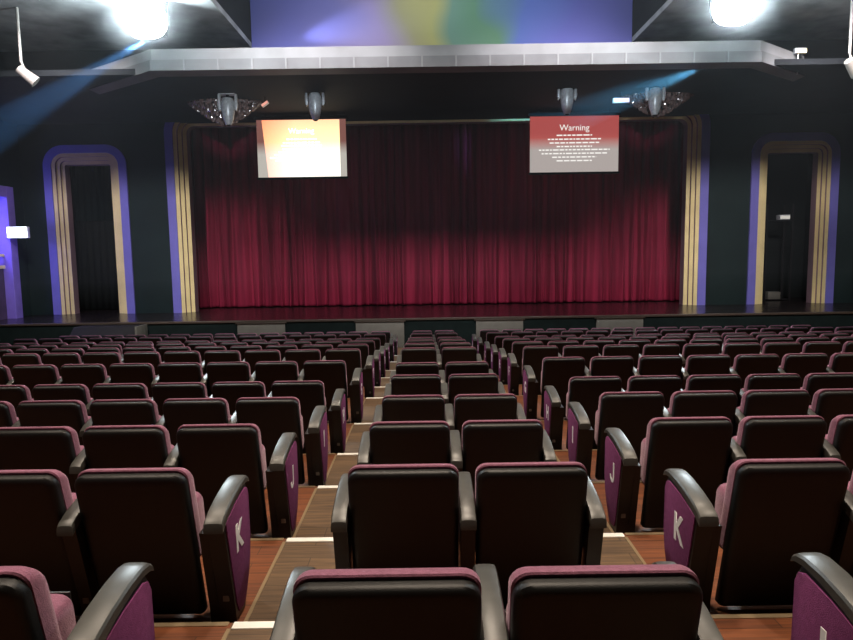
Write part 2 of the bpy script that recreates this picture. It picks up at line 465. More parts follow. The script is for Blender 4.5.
# framed openings in the proscenium wall
def u_path(cx, hw, z0, zt, r, n=10):
    pts = [(cx - hw, z0)]
    for i in range(n + 1):
        a = PI - (PI / 2) * i / n
        pts.append((cx - hw + r + r * math.cos(a), zt - r + r * math.sin(a)))
    for i in range(n + 1):
        a = PI / 2 - (PI / 2) * i / n
        pts.append((cx + hw - r + r * math.cos(a), zt - r + r * math.sin(a)))
    pts.append((cx + hw, z0))
    return pts
def u_ring(bm, cx, hw, z0, zt, r, w, y0, y1, mi_in):
    A = u_path(cx, hw, z0, zt, r); B = u_path(cx, hw - w, z0, zt - w, max(0.03, r - w))
    V = [[bm.verts.new((x, y, z)) for x, z in P] for P, y in ((A, y0), (B, y0), (B, y1), (A, y1))]
    for k in range(4):
        a, b = V[k], V[(k + 1) % 4]
        for i in range(len(A) - 1):
            f = bm.faces.new((a[i], a[i + 1], b[i + 1], b[i]))
            f.material_index = mi_in if k == 1 else 0
    bm.faces.new([V[k][0] for k in range(4)]); bm.faces.new([V[k][-1] for k in range(4)][::-1])
def stepped_frame(name, cx, hw, zt, r, bw, sw, dep, label=None):
    root = bpy.data.objects.new(name, None); COL.objects.link(root); root['kind'] = 'structure'
    root.location = (cx, YP, ZS)
    bm = bmesh.new(); u_ring(bm, 0, hw, 0, zt - ZS, r, bw, -0.07, 0.10, 0)
    finish('outer_band', bm, 'blue', root)
    for k in range(3):
        h = hw - bw - sw * k
        bm = bmesh.new(); u_ring(bm, 0, h, 0, zt - ZS - bw - sw * k, max(0.06, r - bw - sw * k), sw, -0.03 + dep * k, 0.22 + dep * (k + 1), 1)
        finish('frame_step', bm, ['gold', 'mauve'], root)
    return hw - bw
wall_cuts = []
# proscenium arch and the two side portals
pl, prr = at(171, 250, YP).x, at(706, 250, YP).x
XC = (pl + prr) / 2
ARCH_HW = (prr - pl) / 2
ARCH_T = at(437, 101, YP).z
h = stepped_frame('trim_proscenium', XC, ARCH_HW, ARCH_T, 1.0, 0.30, 0.14, 0.12)
wall_cuts.append((XC - h, XC + h, ARCH_T - 0.30))
ldx0, ldx1 = at(50, 250, YP).x, at(132, 250, YP).x
ld = (ldx0 + ldx1) / 2, (ldx1 - ldx0) / 2
LD_T = at(88, 145, YP).z
h = stepped_frame('door_2', ld[0], ld[1], LD_T, 0.75, 0.29, 0.13, 0.09)
wall_cuts.append((ld[0] - h, ld[0] + h, LD_T - 0.29))
rdx0, rdx1 = at(748, 250, YP).x, at(834.5, 250, YP).x
rd = (rdx0 + rdx1) / 2, (rdx1 - rdx0) / 2
RD_T = at(792, 133, YP).z
h = stepped_frame('door_3', rd[0], rd[1], RD_T, 0.75, 0.29, 0.13, 0.09)
wall_cuts.append((rd[0] - h, rd[0] + h, RD_T - 0.29))
wall_cuts.sort()
bm = bmesh.new()
x = XL - 2
for a, b, zt in wall_cuts:
    box(bm, x, a, YP, YP + 0.2, 0, ZL + 0.0)
    box(bm, a, b, YP, YP + 0.2, zt, ZL + 0.0)
    x = b
box(bm, x, XR, YP, YP + 0.2, 0, ZL)
struct('wall_front', bm, 'wall')
# recesses behind the side portals and the stage house
bm = bmesh.new()
for cx, hw in (ld, rd):
    box(bm, cx - hw - 0.6, cx + hw + 0.6, YP + 3.0, YP + 3.1, ZS, ZL)
    box(bm, cx - hw - 0.7, cx - hw - 0.6, YP + 0.2, YP + 3.1, ZS, ZL)
    box(bm, cx + hw + 0.6, cx + hw + 0.7, YP + 0.2, YP + 3.1, ZS, ZL)
struct('wall_recess', bm, 'wall_dark')
sbox('wall_stage_back', 'wall_dark', XL, XR, 29.5, 29.7, ZS, ZL + 3)
sbox('ceiling_stage', 'ceil_dark', XL, XR, YP + 0.2, 29.5, ZL + 0.4, ZL + 0.6)
bm = bmesh.new(); box(bm, XL, XR, 17.9, YP + 0.2, ZL, ZL + 0.15); struct('ceiling_stage_front', bm, 'ceil_dark')

# the pale fascia beam across the hall, its ends swept back
FZ0, FZ1 = ZL - 0.02, at(420, 44, 17.5).z
FM = FZ0 + (FZ1 - FZ0) * 0.48
fx0, fx1 = at(150, 66, 17.5).x, at(762, 60, 17.5).x
plan = [(at(88, 76, 19.3).x, 19.3), (fx0, 17.5), (fx1, 17.5), (at(806, 60, 19.0).x, 19.0)]
def fascia_piece(y_in, z0, z1, dy):
    bm = bmesh.new()
    for (xa, ya), (xb, yb) in zip(plan, plan[1:]):
        q = [(xa, ya + dy), (xb, yb + dy), (xb, yb + y_in), (xa, ya + y_in)]
        prism(bm, q, 'z', z0, z1)
    return bm
root = bpy.data.objects.new('trim_fascia', None); COL.objects.link(root); root['kind'] = 'structure'
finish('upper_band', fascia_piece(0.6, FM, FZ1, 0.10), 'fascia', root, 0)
finish('lower_band', fascia_piece(0.6, FZ0, FM, 0.0), 'fascia_shaded', root, 0)
bm = bmesh.new()
nx = 18
for i in range(1, nx):
    x = fx0 + (fx1 - fx0) * i / nx
    box(bm, x - 0.02, x + 0.02, 17.485, 17.52, FZ0, FM)
finish('joint_strip', bm, 'fascia', root, 0)

# ceilings: side soffits, raised middle with the painted banner at its back
CL, CR = at(250, 46, 20.3).x, at(634, 40, 20.3).x
sbox('ceiling_left', 'ceil', XL, CL, -3.0, 20.5, Z_SOF, Z_SOF + 0.15)
sbox('ceiling_right', 'ceil', CR, XR, -3.0, 20.5, Z_SOF, Z_SOF + 0.15)
bm = bmesh.new()
box(bm, CL - 0.1, CL, 3.0, 20.5, Z_SOF + 0.15, Z_SOF + 3.2); box(bm, CR, CR + 0.1, 3.0, 20.5, Z_SOF + 0.15, Z_SOF + 3.2)
struct('wall_ceiling_well', bm, 'wall_dark')
sbox('ceiling_middle', 'ceil_dark', CL - 0.1, CR + 0.1, 3.0, 20.6, Z_SOF + 3.2, Z_SOF + 3.3)
sbox('ceiling_rear', 'ceil', CL, CR, -3.0, 3.0, Z_SOF, Z_SOF + 0.15)
sbox('wall_over_stage', 'wall_dark', XL, XR, 20.5, 20.7, ZL + 0.15, Z_SOF + 3.3)
bm = bmesh.new()
mhw = (CR - CL) / 2 - 0.02
box(bm, -mhw, mhw, -0.05, 0.0, 0.0, Z_SOF + 3.0 - FZ1)
o = finish('painted_banner', bm, mural_mat(mhw), None, 0)
o.location = ((CL + CR) / 2, 20.495, FZ1 - 0.0)
props(o, 'wide blue, green and yellow painted banner above the pale fascia over the stage', 'banner')

# left side wall portal with a blue glow, violet surround
sbox('wall_left_end', 'wall', XL - 0.3, XL, 23.35, YP, -0.3, ZL)
PZ = at(20, 187, 23.3).z
root = bpy.data.objects.new('door_1', None); COL.objects.link(root); root['kind'] = 'structure'
bm = bmesh.new()
box(bm, XL - 0.3, XL + 0.27, 22.95, 23.35, 0, PZ, 0.02); box(bm, XL - 0.3, XL + 0.27, 21.05, 22.95, PZ - 0.38, PZ, 0.02); box(bm, XL - 0.3, XL + 0.27, 21.05, 21.3, 0, PZ - 0.38, 0.02)
finish('door_frame', bm, 'violet', root, 0)
bm = bmesh.new(); box(bm, XL - 0.1, XL - 0.3 + 0.25, 22.3, 22.949, 0.0, at(5, 268, 23).z); 
finish('panel', bm, 'portal_low', root, 0)
bm = bmesh.new(); box(bm, XL - 1.6, XL - 1.5, 20.5, 24.2, 0, PZ + 0.6); box(bm, XL - 1.5, XL - 0.3, 23.4, 23.5, 0, PZ + 0.6); box(bm, XL - 1.5, XL - 0.3, 20.5, 20.6, 0, PZ + 0.6); box(bm, XL - 1.5, XL - 0.3, 20.6, 23.4, PZ + 0.4, PZ + 0.5)
finish('recess', bm, 'portal_in', root, 0)
bm = bmesh.new()
box(bm, XL - 0.04, XL + 0.02, 21.3, 22.949, at(5, 268, 23).z - 0.02, at(5, 268, 23).z + 0.09)
box(bm, XL - 0.04, XL + 0.02, 21.3, 22.949, at(5, 256, 23).z - 0.02, at(5, 256, 23).z + 0.07)
finish('rail', bm, 'gold', root, 0)
bm = bmesh.new(); box(bm, XL - 0.3, XL, 21.3, 23.35, PZ, ZL); struct('wall_left_top', bm, 'wall')
# emergency light on the portal jamb
c = at(17, 232.5, 22.9)
EX = c.x - 0.28
t = thing('emergency_light', 'glowing white emergency light on the violet jamb at the left wall', 'light', (EX, 22.88, c.z))
bm = bmesh.new(); box(bm, 0.0, 0.72, -0.10, 0.05, -0.20, 0.20, 0.02)
finish('housing', bm, 'silver', t)
bm = bmesh.new(); box(bm, 0.02, 0.70, -0.13, -0.095, -0.18, 0.18, 0.015)
finish('lamp', bm, emis('lamp_white', (0.9, 1.0, 0.92), 7.0), t)

# ------------------------------------------------------------------ stage: curtain, screens, lamps
bm = bmesh.new()
x0, x1 = XC - ARCH_HW - 0.2, XC + ARCH_HW + 0.2
nn = 900
ztop = ZL + 0.3
zs = [ZS + 0.03, ZS + 0.12, ZS + 0.6, ZS + 2.0, ZS + 4.0, ztop]
ph = [0.0]
for i in range(nn):
    xx = i / nn
    ph.append(ph[-1] + 0.32 + 0.10 * math.sin(xx * 37) + 0.08 * math.sin(xx * 91 + 1))
def pleat(i, z):
    t = (z - ZS) / (ztop - ZS)
    p = ph[i]
    a = 0.10 * (1.1 - 0.35 * t)
    return a * (math.sin(p) + 0.35 * math.sin(2.1 * p + 1.3) + 0.5 * math.sin(0.37 * p + 0.6)) + 0.05 * math.sin(p * 0.31 + 3 * t)
grid = [[bm.verts.new((x0 + (x1 - x0) * i / nn + 0.03 * math.sin(ph[i] * 0.5 + z), pleat(i, z), z)) for i in range(nn + 1)] for z in zs]
for a, b in zip(grid, grid[1:]):
    for i in range(nn):
        bm.faces.new((a[i], a[i + 1], b[i + 1], b[i]))
o = finish('stage_curtain', bm, 'curtain', None, 180)
o.location = (0, YC, 0)
md = o.modifiers.new('thickness', 'SOLIDIFY'); md.thickness = 0.012
props(o, 'closed deep red pleated velvet curtain across the stage', 'curtain')

def picture_mat(name, bright, dull=False):
    """what the projector throws on the screen: red upper field, pale lower field"""
    m = bpy.data.materials.new(name); m.use_nodes = True
    nt = m.node_tree; nt.nodes.clear()
    o = nt.nodes.new('ShaderNodeOutputMaterial'); e = nt.nodes.new('ShaderNodeEmission')
    tc = nt.nodes.new('ShaderNodeTexCoord'); sp = nt.nodes.new('ShaderNodeSeparateXYZ')
    nt.links.new(tc.outputs['Generated'], sp.inputs['Vector'])
    r = nt.nodes.new('ShaderNodeValToRGB'); el = r.color_ramp.elements
    el[0].position = 0.40; el[1].position = 0.62
    nt.links.new(sp.outputs['Z'], r.inputs['Fac'])
    if dull:
        el[0].color = (0.50, 0.47, 0.42, 1); el[1].color = (0.22, 0.09, 0.075, 1)
        nt.links.new(r.outputs['Color'], e.inputs['Color']); e.inputs['Strength'].default_value = 1.0
    elif not bright:
        el[0].color = (0.42, 0.37, 0.35, 1); el[1].color = (0.43, 0.09, 0.08, 1)
        el.new(0.50).color = (0.45, 0.25, 0.23, 1); el.new(0.70).color = (0.40, 0.075, 0.07, 1)
        nt.links.new(r.outputs['Color'], e.inputs['Color']); e.inputs['Strength'].default_value = 1.0
    else:
        el[0].color = (1.0, 0.97, 0.86, 1); el[1].color = (1.0, 0.86, 0.45, 1)
        el.new(1.0).color = (1.0, 0.56, 0.32, 1)
        # warm pink towards the left edge, yellow on the right, washed out to white in the middle
        rx = nt.nodes.new('ShaderNodeValToRGB'); ex = rx.color_ramp.elements
        ex[0].position = 0.0; ex[0].color = (1.0, 0.44, 0.36, 1); ex[1].position = 0.42; ex[1].color = (1, 1, 1, 1)
        nt.links.new(sp.outputs['X'], rx.inputs['Fac'])
        mx = nt.nodes.new('ShaderNodeMix'); mx.data_type = 'RGBA'; mx.blend_type = 'MULTIPLY'; mx.inputs[0].default_value = 0.85
        nt.links.new(r.outputs['Color'], mx.inputs[6]); nt.links.new(rx.outputs['Color'], mx.inputs[7])
        nt.links.new(mx.outputs[2], e.inputs['Color']); e.inputs['Strength'].default_value = 1.5
    nt.links.new(e.outputs['Emission'], o.inputs['Surface'])
    return m
YSC = 23.0
def screen(xa, xb, ya, yb, label, bright):
    p0, p1 = at(xa, yb, YSC), at(xb, ya, YSC)
    w, hgt = p1.x - p0.x, at((xa + xb) / 2, ya, YSC).z - at((xa + xb) / 2, yb, YSC).z
    zb = at((xa + xb) / 2, yb, YSC).z
    t = thing('projection_screen', label, 'screen', ((p0.x + p1.x) / 2, YSC, zb), 'hanging projection screens')
    bm = bmesh.new(); box(bm, -w / 2, w / 2, 0.0, 0.03, 0.0, hgt)
    finish('screen_cloth', bm, picture_mat('picture_edge' if bright else 'picture_red', False, bright), t, 0)
    bm = bmesh.new(); box(bm, -w / 2 - 0.04, w / 2 + 0.04, -0.03, 0.06, -0.07, -0.001, 0.01)
    finish('bottom_bar', bm, 'black', t)
    bm = bmesh.new(); box(bm, -w / 2 - 0.06, w / 2 + 0.06, -0.04, 0.12, hgt + 0.001, hgt + 0.12, 0.02)
    for sx in (-1, 1): tube(bm, (sx * w * 0.4, 0.04, hgt + 0.12), (sx * w * 0.4, 0.04, ZL - zb - 0.002), 0.015, n=8)
    finish('roller_case', bm, 'black', t)
    if bright:
        bm = bmesh.new()
        q = [(-w * 0.44, hgt - 0.01), (w * 0.43, hgt - 0.01), (w * 0.43, 0.005), (-w * 0.385, 0.005)]
        prism(bm, q, 'y', -0.004, -0.001)
        finish('projected_picture', bm, picture_mat('picture_bright', True), t, 0)
    tm = emis('screen_text_bright' if bright else 'screen_text', (1, 0.97, 0.92), 2.5 if bright else 0.95)
    me = text_mesh('Warning', hgt * (0.155 if not bright else 0.13), 0.001)
    o = link('heading', me, tm, t, 0); o.rotation_euler = (PI / 2, 0, 0); o.location = (0, -0.006, hgt * (0.79 if not bright else 0.80))
    rows = [(0.66, 0.40), (0.59, 0.60), (0.525, 0.56), (0.46, 0.40), (0.40, 0.80), (0.335, 0.74), (0.27, 0.50), (0.205, 0.40)]
    if bright: rows = [(0.66, 0.34), (0.60, 0.42), (0.55, 0.46), (0.49, 0.44), (0.44, 0.52), (0.39, 0.62), (0.34, 0.72), (0.29, 0.60), (0.24, 0.38), (0.18, 0.38)]
    for zr, wr in rows:
        bm = bmesh.new(); x = -wr * w / 2
        while x < wr * w / 2:
            l = random.uniform(0.06, 0.22)
            box(bm, x, min(x + l, wr * w / 2), -0.006, -0.003, zr * hgt - 0.022, zr * hgt + 0.022)
            x += l + 0.035
        finish('text_line', bm, tm, t, 0)
screen(258.5, 345.5, 119.5, 177, 'left hanging projection screen, washed out to orange, yellow and white', True)
screen(530, 619, 116, 172, 'right hanging projection screen showing a red and white warning slide', False)

def moving_head(px, py, Y, s, label):
    """hung spotlight: clamp base, yoke and a tapering head that points down"""
    c = at(px, py, Y)
    t = thing('moving_spotlight', label, 'spotlight', (c.x, Y, ZL), 'hung spotlights above the stage edge')
    L = ZL - c.z
    bm = bmesh.new(); tube(bm, (0, 0, 0), (0, 0, -L + 0.45 * s), 0.03, n=10); box(bm, -0.04, 0.04, -0.04, 0.04, -0.06, 0.0, 0.005)
    finish('hanger', bm, 'black', t)
    bm = bmesh.new(); box(bm, -0.24 * s, 0.24 * s, -0.15 * s, 0.15 * s, -L + 0.38 * s, -L + 0.52 * s, 0.02)
    for k in range(4): box(bm, (-0.20 + 0.12 * k) * s, (-0.16 + 0.12 * k) * s, -0.17 * s, -0.13 * s, -L + 0.50 * s, -L + 0.58 * s, 0.005)
    finish('base', bm, 'silver', t)
    bm = bmesh.new()
    for sx in (-1, 1): prism(bm, [(sx * 0.22 * s, -L + 0.40 * s), (sx * 0.28 * s, -L + 0.40 * s), (sx * 0.30 * s, -L + 0.05 * s), (sx * 0.26 * s, -L - 0.10 * s), (sx * 0.21 * s, -L - 0.05 * s)], 'y', -0.06 * s, 0.06 * s, bev=0.01)
    finish('yoke', bm, 'silver', t)
    bm = bmesh.new()
    lathe(bm, [(0.02, 0.30 * s - L), (0.14 * s, 0.28 * s - L), (0.19 * s, 0.18 * s - L), (0.20 * s, 0.0 - L), (0.19 * s, -0.14 * s - L), (0.155 * s, -0.32 * s - L), (0.10 * s, -0.46 * s - L), (0.085 * s, -0.50 * s - L)])
    hd = finish('head', bm, 'silver', t)
    bm = bmesh.new(); lathe(bm, [(0.07 * s, -0.503 * s - L), (0.05 * s, -0.525 * s - L), (0.01, -0.53 * s - L)])
    finish('lens', bm, 'black', hd)
moving_head(228, 108, 20.2, 1.0, 'silver spotlight hanging in front of the left crystal chandelier')
moving_head(315, 103, 20.2, 1.0, 'silver spotlight hanging above the bright orange screen')
moving_head(567, 97, 20.2, 1.0, 'silver spotlight hanging above the red warning screen')
moving_head(655, 98, 20.2, 1.0, 'silver spotlight hanging in front of the right crystal chandelier')

def chandelier(px, py, Y, label):
    c = at(px, py, Y)
    t = thing('crystal_chandelier', label, 'chandelier', (c.x, Y, ZL), 'crystal chandeliers')
    L = ZL - c.z
    bm = bmesh.new(); tube(bm, (0, 0, 0), (0, 0, -L + 0.35), 0.03, n=8)
    finish('stem', bm, 'pipe', t)
    bm = bmesh.new()
    for R, zz in ((1.12, 0.12), (0.85, 0.34), (0.5, 0.46)):
        n = 28
        for i in range(n):
            a, b = 2 * PI * i / n, 2 * PI * (i + 1) / n
            tube(bm, (R * math.cos(a), 0.42 * R * math.sin(a), zz - L), (R * math.cos(b), 0.42 * R * math.sin(b), zz - L), 0.018, n=6)
    for i in range(8):
        a = 2 * PI * i / 8
        tube(bm, (0, 0, -L + 0.4), (1.12 * math.cos(a), 0.47 * math.sin(a), 0.12 - L), 0.014, n=6)
    finish('ring_frame', bm, 'pipe', t)
    bm = bmesh.new()
    rnd = random.Random(px)
    for i in range(620):
        u = rnd.random() ** 0.5; a = rnd.uniform(0, 2 * PI)
        R = 1.17 * u
        zlow = 0.18 - 0.72 * (1 - u ** 1.3)
        zhi = 0.18 + 0.28 * (1 - u)
        zz = zlow if rnd.random() < 0.7 else rnd.uniform(zlow, zhi)
        r = rnd.uniform(0.028, 0.055)
        m = Matrix.Translation((R * math.cos(a), 0.42 * R * math.sin(a), zz - L)) @ Matrix.Rotation(rnd.uniform(0, 3), 4, 'Z') @ Matrix.Diagonal((r, r, r * 1.6, 1))
        bmesh.ops.create_icosphere(bm, subdivisions=1, radius=1.0, matrix=m)
    o = finish('crystals', bm, 'crystal', t, 0); o['kind'] = 'stuff'
chandelier(225, 108, 21.2, 'wide dark crystal chandelier hanging left above the stage curtain')
chandelier(657, 99, 21.2, 'wide dark crystal chandelier hanging right above the stage curtain')

# pipes under the lower ceiling
def batten(x0, x1, y, Y, label):
    a, b = at(x0, y + 0.0175 * (426 - x0), Y), at(x1, y + 0.0175 * (426 - x1), Y)
    t = thing('pipe_batten', label, 'pipe', ((a.x + b.x) / 2, Y, a.z), 'pipe battens above the stage')
    w = (b.x - a.x) / 2
    bm = bmesh.new(); tube(bm, (-w, 0, 0), (w, 0, 0), 0.035, n=10); finish('pipe', bm, 'pipe', t)
    for k in (-0.8, 0, 0.8):
        bm = bmesh.new(); tube(bm, (w * k, 0, 0.037), (w * k, 0, ZL - a.z - 0.001), 0.010, n=6); finish('hanger', bm, 'black', t)
batten(296, 430, 91.5, 20.8, 'thin pipe hung left of centre above the stage')
batten(446, 560, 90.5, 20.8, 'thin pipe hung right of centre above the stage')
batten(345, 535, 105, 22.6, 'lower pipe hung between the two screens')
# small lamps at the ends of the rig
def rig_lamp(px, py, Y, w, hh, col, st, label, tilt=0):
    c = at(px, py, Y)
    t = thing('rig_lamp', label, 'lamp', (c.x, Y, c.z))
    bm = bmesh.new(); box(bm, -w / 2, w / 2, -0.04, 0.06, -hh / 2, hh / 2, 0.01)
    h = finish('housing', bm, 'silver', t); h.rotation_euler = (0, tilt, 0)
    bm = bmesh.new(); box(bm, -w * 0.46, w * 0.46, -0.055, -0.041, -hh * 0.4, hh * 0.4); f = finish('tube', bm, emis('rig_glow', col, st), t, 0); f.rotation_euler = (0, tilt, 0)
    bm = bmesh.new(); tube(bm, (0, 0.02, hh / 2), (0, 0.02, ZL - c.z - 0.001), 0.012, n=6); finish('hanger', bm, 'black', t)
rig_lamp(265, 104, 20.6, 0.24, 0.09, (1, 0.45, 0.35), 0.9, 'small pink rig lamp right of the left chandelier', -0.6)
rig_lamp(621, 100.5, 20.6, 0.52, 0.15, (0.75, 0.75, 1.0), 1.6, 'small white rig lamp left of the right chandelier')
rig_lamp(800, 52.5, 19.5, 0.20, 0.10, (1, 0.75, 0.35), 3.0, 'tiny amber lamp right of the fascia end') if False else None

# flood lamps under the soffits
def flood(px, py, Y, label):
    c = at(px, py, Y)
    t = thing('flood_lamp', label, 'lamp', (c.x, Y, Z_SOF), 'glaring flood lamps')
    L = Z_SOF - c.z
    bm = bmesh.new(); tube(bm, (0, 0, -0.001), (0, 0, -L + 0.45), 0.04, n=10)
    finish('hanger', bm, 'black', t)
    bm = bmesh.new()
    for sx in (-1, 1): box(bm, sx * 0.50 - 0.015, sx * 0.50 + 0.015, 0.05, 0.09, -L - 0.1, -L + 0.48)
    box(bm, -0.515, 0.515, 0.05, 0.09, -L + 0.44, -L + 0.48); box(bm, -0.5, 0.5, 0.06, 0.08, -L - 0.02, -L + 0.02)
    finish('bracket', bm, 'black', t)
    bm = bmesh.new(); box(bm, -0.40, 0.40, -0.02, 0.28, -L - 0.30, -L + 0.30, 0.04)
    h = finish('housing', bm, 'black', t)
    bm = bmesh.new()
    loops = []
    for ins, y in ((0.0, -0.021), (0.0, -0.05), (0.03, -0.12), (0.14, -0.17)):
        loops.append([(x, y, z - L) for x, z in rrect(0.50 - ins, -0.40 + ins, 0.40 - ins, 0.36 - ins * 0.9, 0.36 - ins * 0.9)])
    loft(bm, loops)
    finish('lens', bm, emis('flood_glare', (0.86, 0.95, 1.0), 60.0), t)  # lens made larger than the housing to take in the lamp's glare
    return c
fl = flood(147, 22, 16.6, 'glaring white flood lamp under the left ceiling')
fr = flood(732, 9, 16.6, 'glaring white flood lamp under the right ceiling')

def side_light(px, py, Y, label):
    c = at(px, py, Y)
    t = thing('hung_projector_light', label, 'spotlight', (c.x, Y, Z_SOF))
    L = Z_SOF - c.z
    bm = bmesh.new(); tube(bm, (0, 0, -0.001), (0, 0, -L + 0.3), 0.035, n=8); tube(bm, (0, 0, -L + 0.3), (0.12, 0, -L), 0.03, n=8); finish('hanger', bm, 'bracket', t)
    bm = bmesh.new(); tube(bm, (-0.05, -0.05, -L + 0.12), (0.28, 0.1, -L - 0.18), 0.11, 0.15, n=14); finish('head', bm, 'bracket', t)
side_light(22, 74, 17.0, 'small silver spotlight hanging at the far left')
side_light(849, 66, 17.0, 'small silver spotlight hanging at the far right')
c = at(799, 52.5, 18.7)
t = thing('wall_lamp', 'tiny amber lamp glowing to the right of the fascia end', 'lamp', (c.x, 18.7, c.z))
bm = bmesh.new(); box(bm, -0.16, 0.16, -0.12, 0.0, -0.05, 0.10, 0.02); tube(bm, (-0.05, -0.05, -0.05), (-0.05, -0.05, -0.6), 0.02, n=8)
finish('housing', bm, 'silver', t)
bm = bmesh.new(); box(bm, -0.13, 0.13, -0.15, -0.119, -0.04, 0.05, 0.01); finish('bulb', bm, emis('amber_glow', (1, 0.72, 0.32), 6.0), t)

# pale panels in the stage front, black case at its left
for xa, xb, ya, w in ((238, 285, 323, 'far left'), (356, 404, 321, 'left of the middle seats'), (476, 523, 319.5, 'right of the middle seats'), (596, 643, 318.5, 'far right')):
    p0, p1 = at(xa, ya + 12, YS - 0.06), at(xb, ya, YS - 0.06)
    hw, zt = (p1.x - p0.x) / 2, ZS - 0.10
    t = thing('stage_front_panel', 'pale grey panel in the dark stage front, %s' % w, 'panel', ((p0.x + p1.x) / 2, YS - 0.05, 0.0), 'pale stage front panels')
    bm = bmesh.new(); box(bm, -hw, hw, -0.05, -0.001, 0.0, zt, 0.008); finish('panel_board', bm, 'pale', t)
    bm = bmesh.new(); box(bm, -hw - 0.05, hw + 0.05, -0.08, -0.0005, zt + 0.001, zt + 0.04, 0.006); finish('top_rail', bm, 'nosing', t)
p0, p1 = at(76, 336, 20.4), at(142, 326, 20.4)
t = thing('stage_monitor', 'low black box with a pale edge before the stage at left', 'box', ((p0.x + p1.x) / 2, 20.0, 0))
hw = (p1.x - p0.x) / 2
bm = bmesh.new(); prism(bm, [(0, 0), (0.8, 0), (0.8, p1.z), (0.3, p1.z), (0.0, p1.z - 0.25)], 'x', -hw, hw - 0.06, bev=0.01); finish('case', bm, 'black', t)
bm = bmesh.new(); box(bm, hw - 0.058, hw, 0.0, 0.8, 0, p1.z + 0.02, 0.005); finish('edge_strip', bm, 'pale', t)
# rack inside the right portal
p = at(776, 298, YP + 1.6)
t = thing('equipment_rack', 'dark equipment rack with two pale devices inside the right stage portal', 'rack', (at(777, 260, YP + 1.6).x, YP + 1.5, ZS))
bm = bmesh.new()
zz1 = at(776, 212, YP + 1.6).z - ZS + 0.3
for sx in (-0.5, 0.5):
    for sy in (0, 0.6): box(bm, sx - 0.03, sx + 0.03, sy - 0.03, sy + 0.03, 0, zz1)
z1 = at(776, 298, YP + 1.6).z - ZS; z2 = at(776, 219, YP + 1.6).z - ZS
for z in (z1 - 0.04, z2 - 0.04): box(bm, -0.5, 0.5, -0.03, 0.63, z - 0.03, z)
finish('frame', bm, 'black', t, 0)
bm = bmesh.new(); box(bm, -0.35, 0.15, 0.0, 0.4, z1 - 0.038, z1 + 0.25, 0.02); finish('device', bm, 'pale', t)
bm = bmesh.new(); box(bm, 0.0, 0.40, 0.0, 0.3, z2 - 0.038, z2 + 0.16, 0.02); finish('device', bm, 'silver', t)
bm = bmesh.new(); box(bm, 0.02, 0.38, -0.02, -0.001, z2, z2 + 0.12); finish('display', bm, emis('device_glow', (1, 0.95, 0.85), 0.55), t, 0)
# black drape hung in the left portal, its seam at mid height
t = thing('portal_drape', 'black hanging drape filling the left stage portal', 'drape', (ld[0], YP + 1.9, ZS))
zm = at(88, 221, YP + 1.9).z - ZS
for nm, za, zb, m, dy in (('lower_cloth', 0.02, zm, 'wall_dark', 0.0), ('upper_cloth', zm - 0.05, LD_T - ZS + 0.2, 'wall', 0.08)):
    bm = bmesh.new()
    A, B = [], []
    for i in range(81):
        x = -ld[1] + 2 * ld[1] * i / 80
        y = dy + 0.03 * math.sin(i * 0.9)
        A.append(bm.verts.new((x, y, za))); B.append(bm.verts.new((x, y, zb)))
    for i in range(80): bm.faces.new((A[i], A[i + 1], B[i + 1], B[i]))
    o = finish(nm, bm, m, t, 180); o.modifiers.new('thickness', 'SOLIDIFY').thickness = 0.01

# ------------------------------------------------------------------ light
def lamp(kind, name, loc, energy, col, aim=None, size=0.5, angle=60, blend=0.6, shape=None):
    l = bpy.data.lights.new(name, kind); l.energy = energy; l.color = col
    if kind == 'SPOT':
        l.spot_size = math.radians(angle); l.spot_blend = blend; l.shadow_soft_size = size
    elif kind == 'AREA':
        l.size = size
        if shape: l.shape = 'RECTANGLE'; l.size, l.size_y = shape
    else:
        l.shadow_soft_size = size
    o = bpy.data.objects.new(name, l); COL.objects.link(o); o.location = loc
    if aim is not None:
        o.rotation_euler = (Vector(aim) - Vector(loc)).to_track_quat('-Z', 'Y').to_euler()
    return o
ZH = Z_SOF - 0.15
WARM = (1.0, 0.83, 0.66)
# recessed house downlights over the audience, tilted back towards the rear rows
for y, e in ((2.6, 1500), (6.8, 1450), (11.3, 850), (15.8, 420)):
    for x, k in ((-8.6, 1.0), (-4.2, 0.7), (0.2, 1.0), (4.6, 0.7), (9.0, 1.0)):
        zz = ZH if (abs(x) > 7 or y < 3) else Z_SOF + 3.0
        lamp('SPOT', 'house_downlight', (x, y, zz), e * k * (1.0 if zz == ZH else 1.7), WARM, (x * 0.92, y - 0.4, 0), 0.3, 74, 0.9)
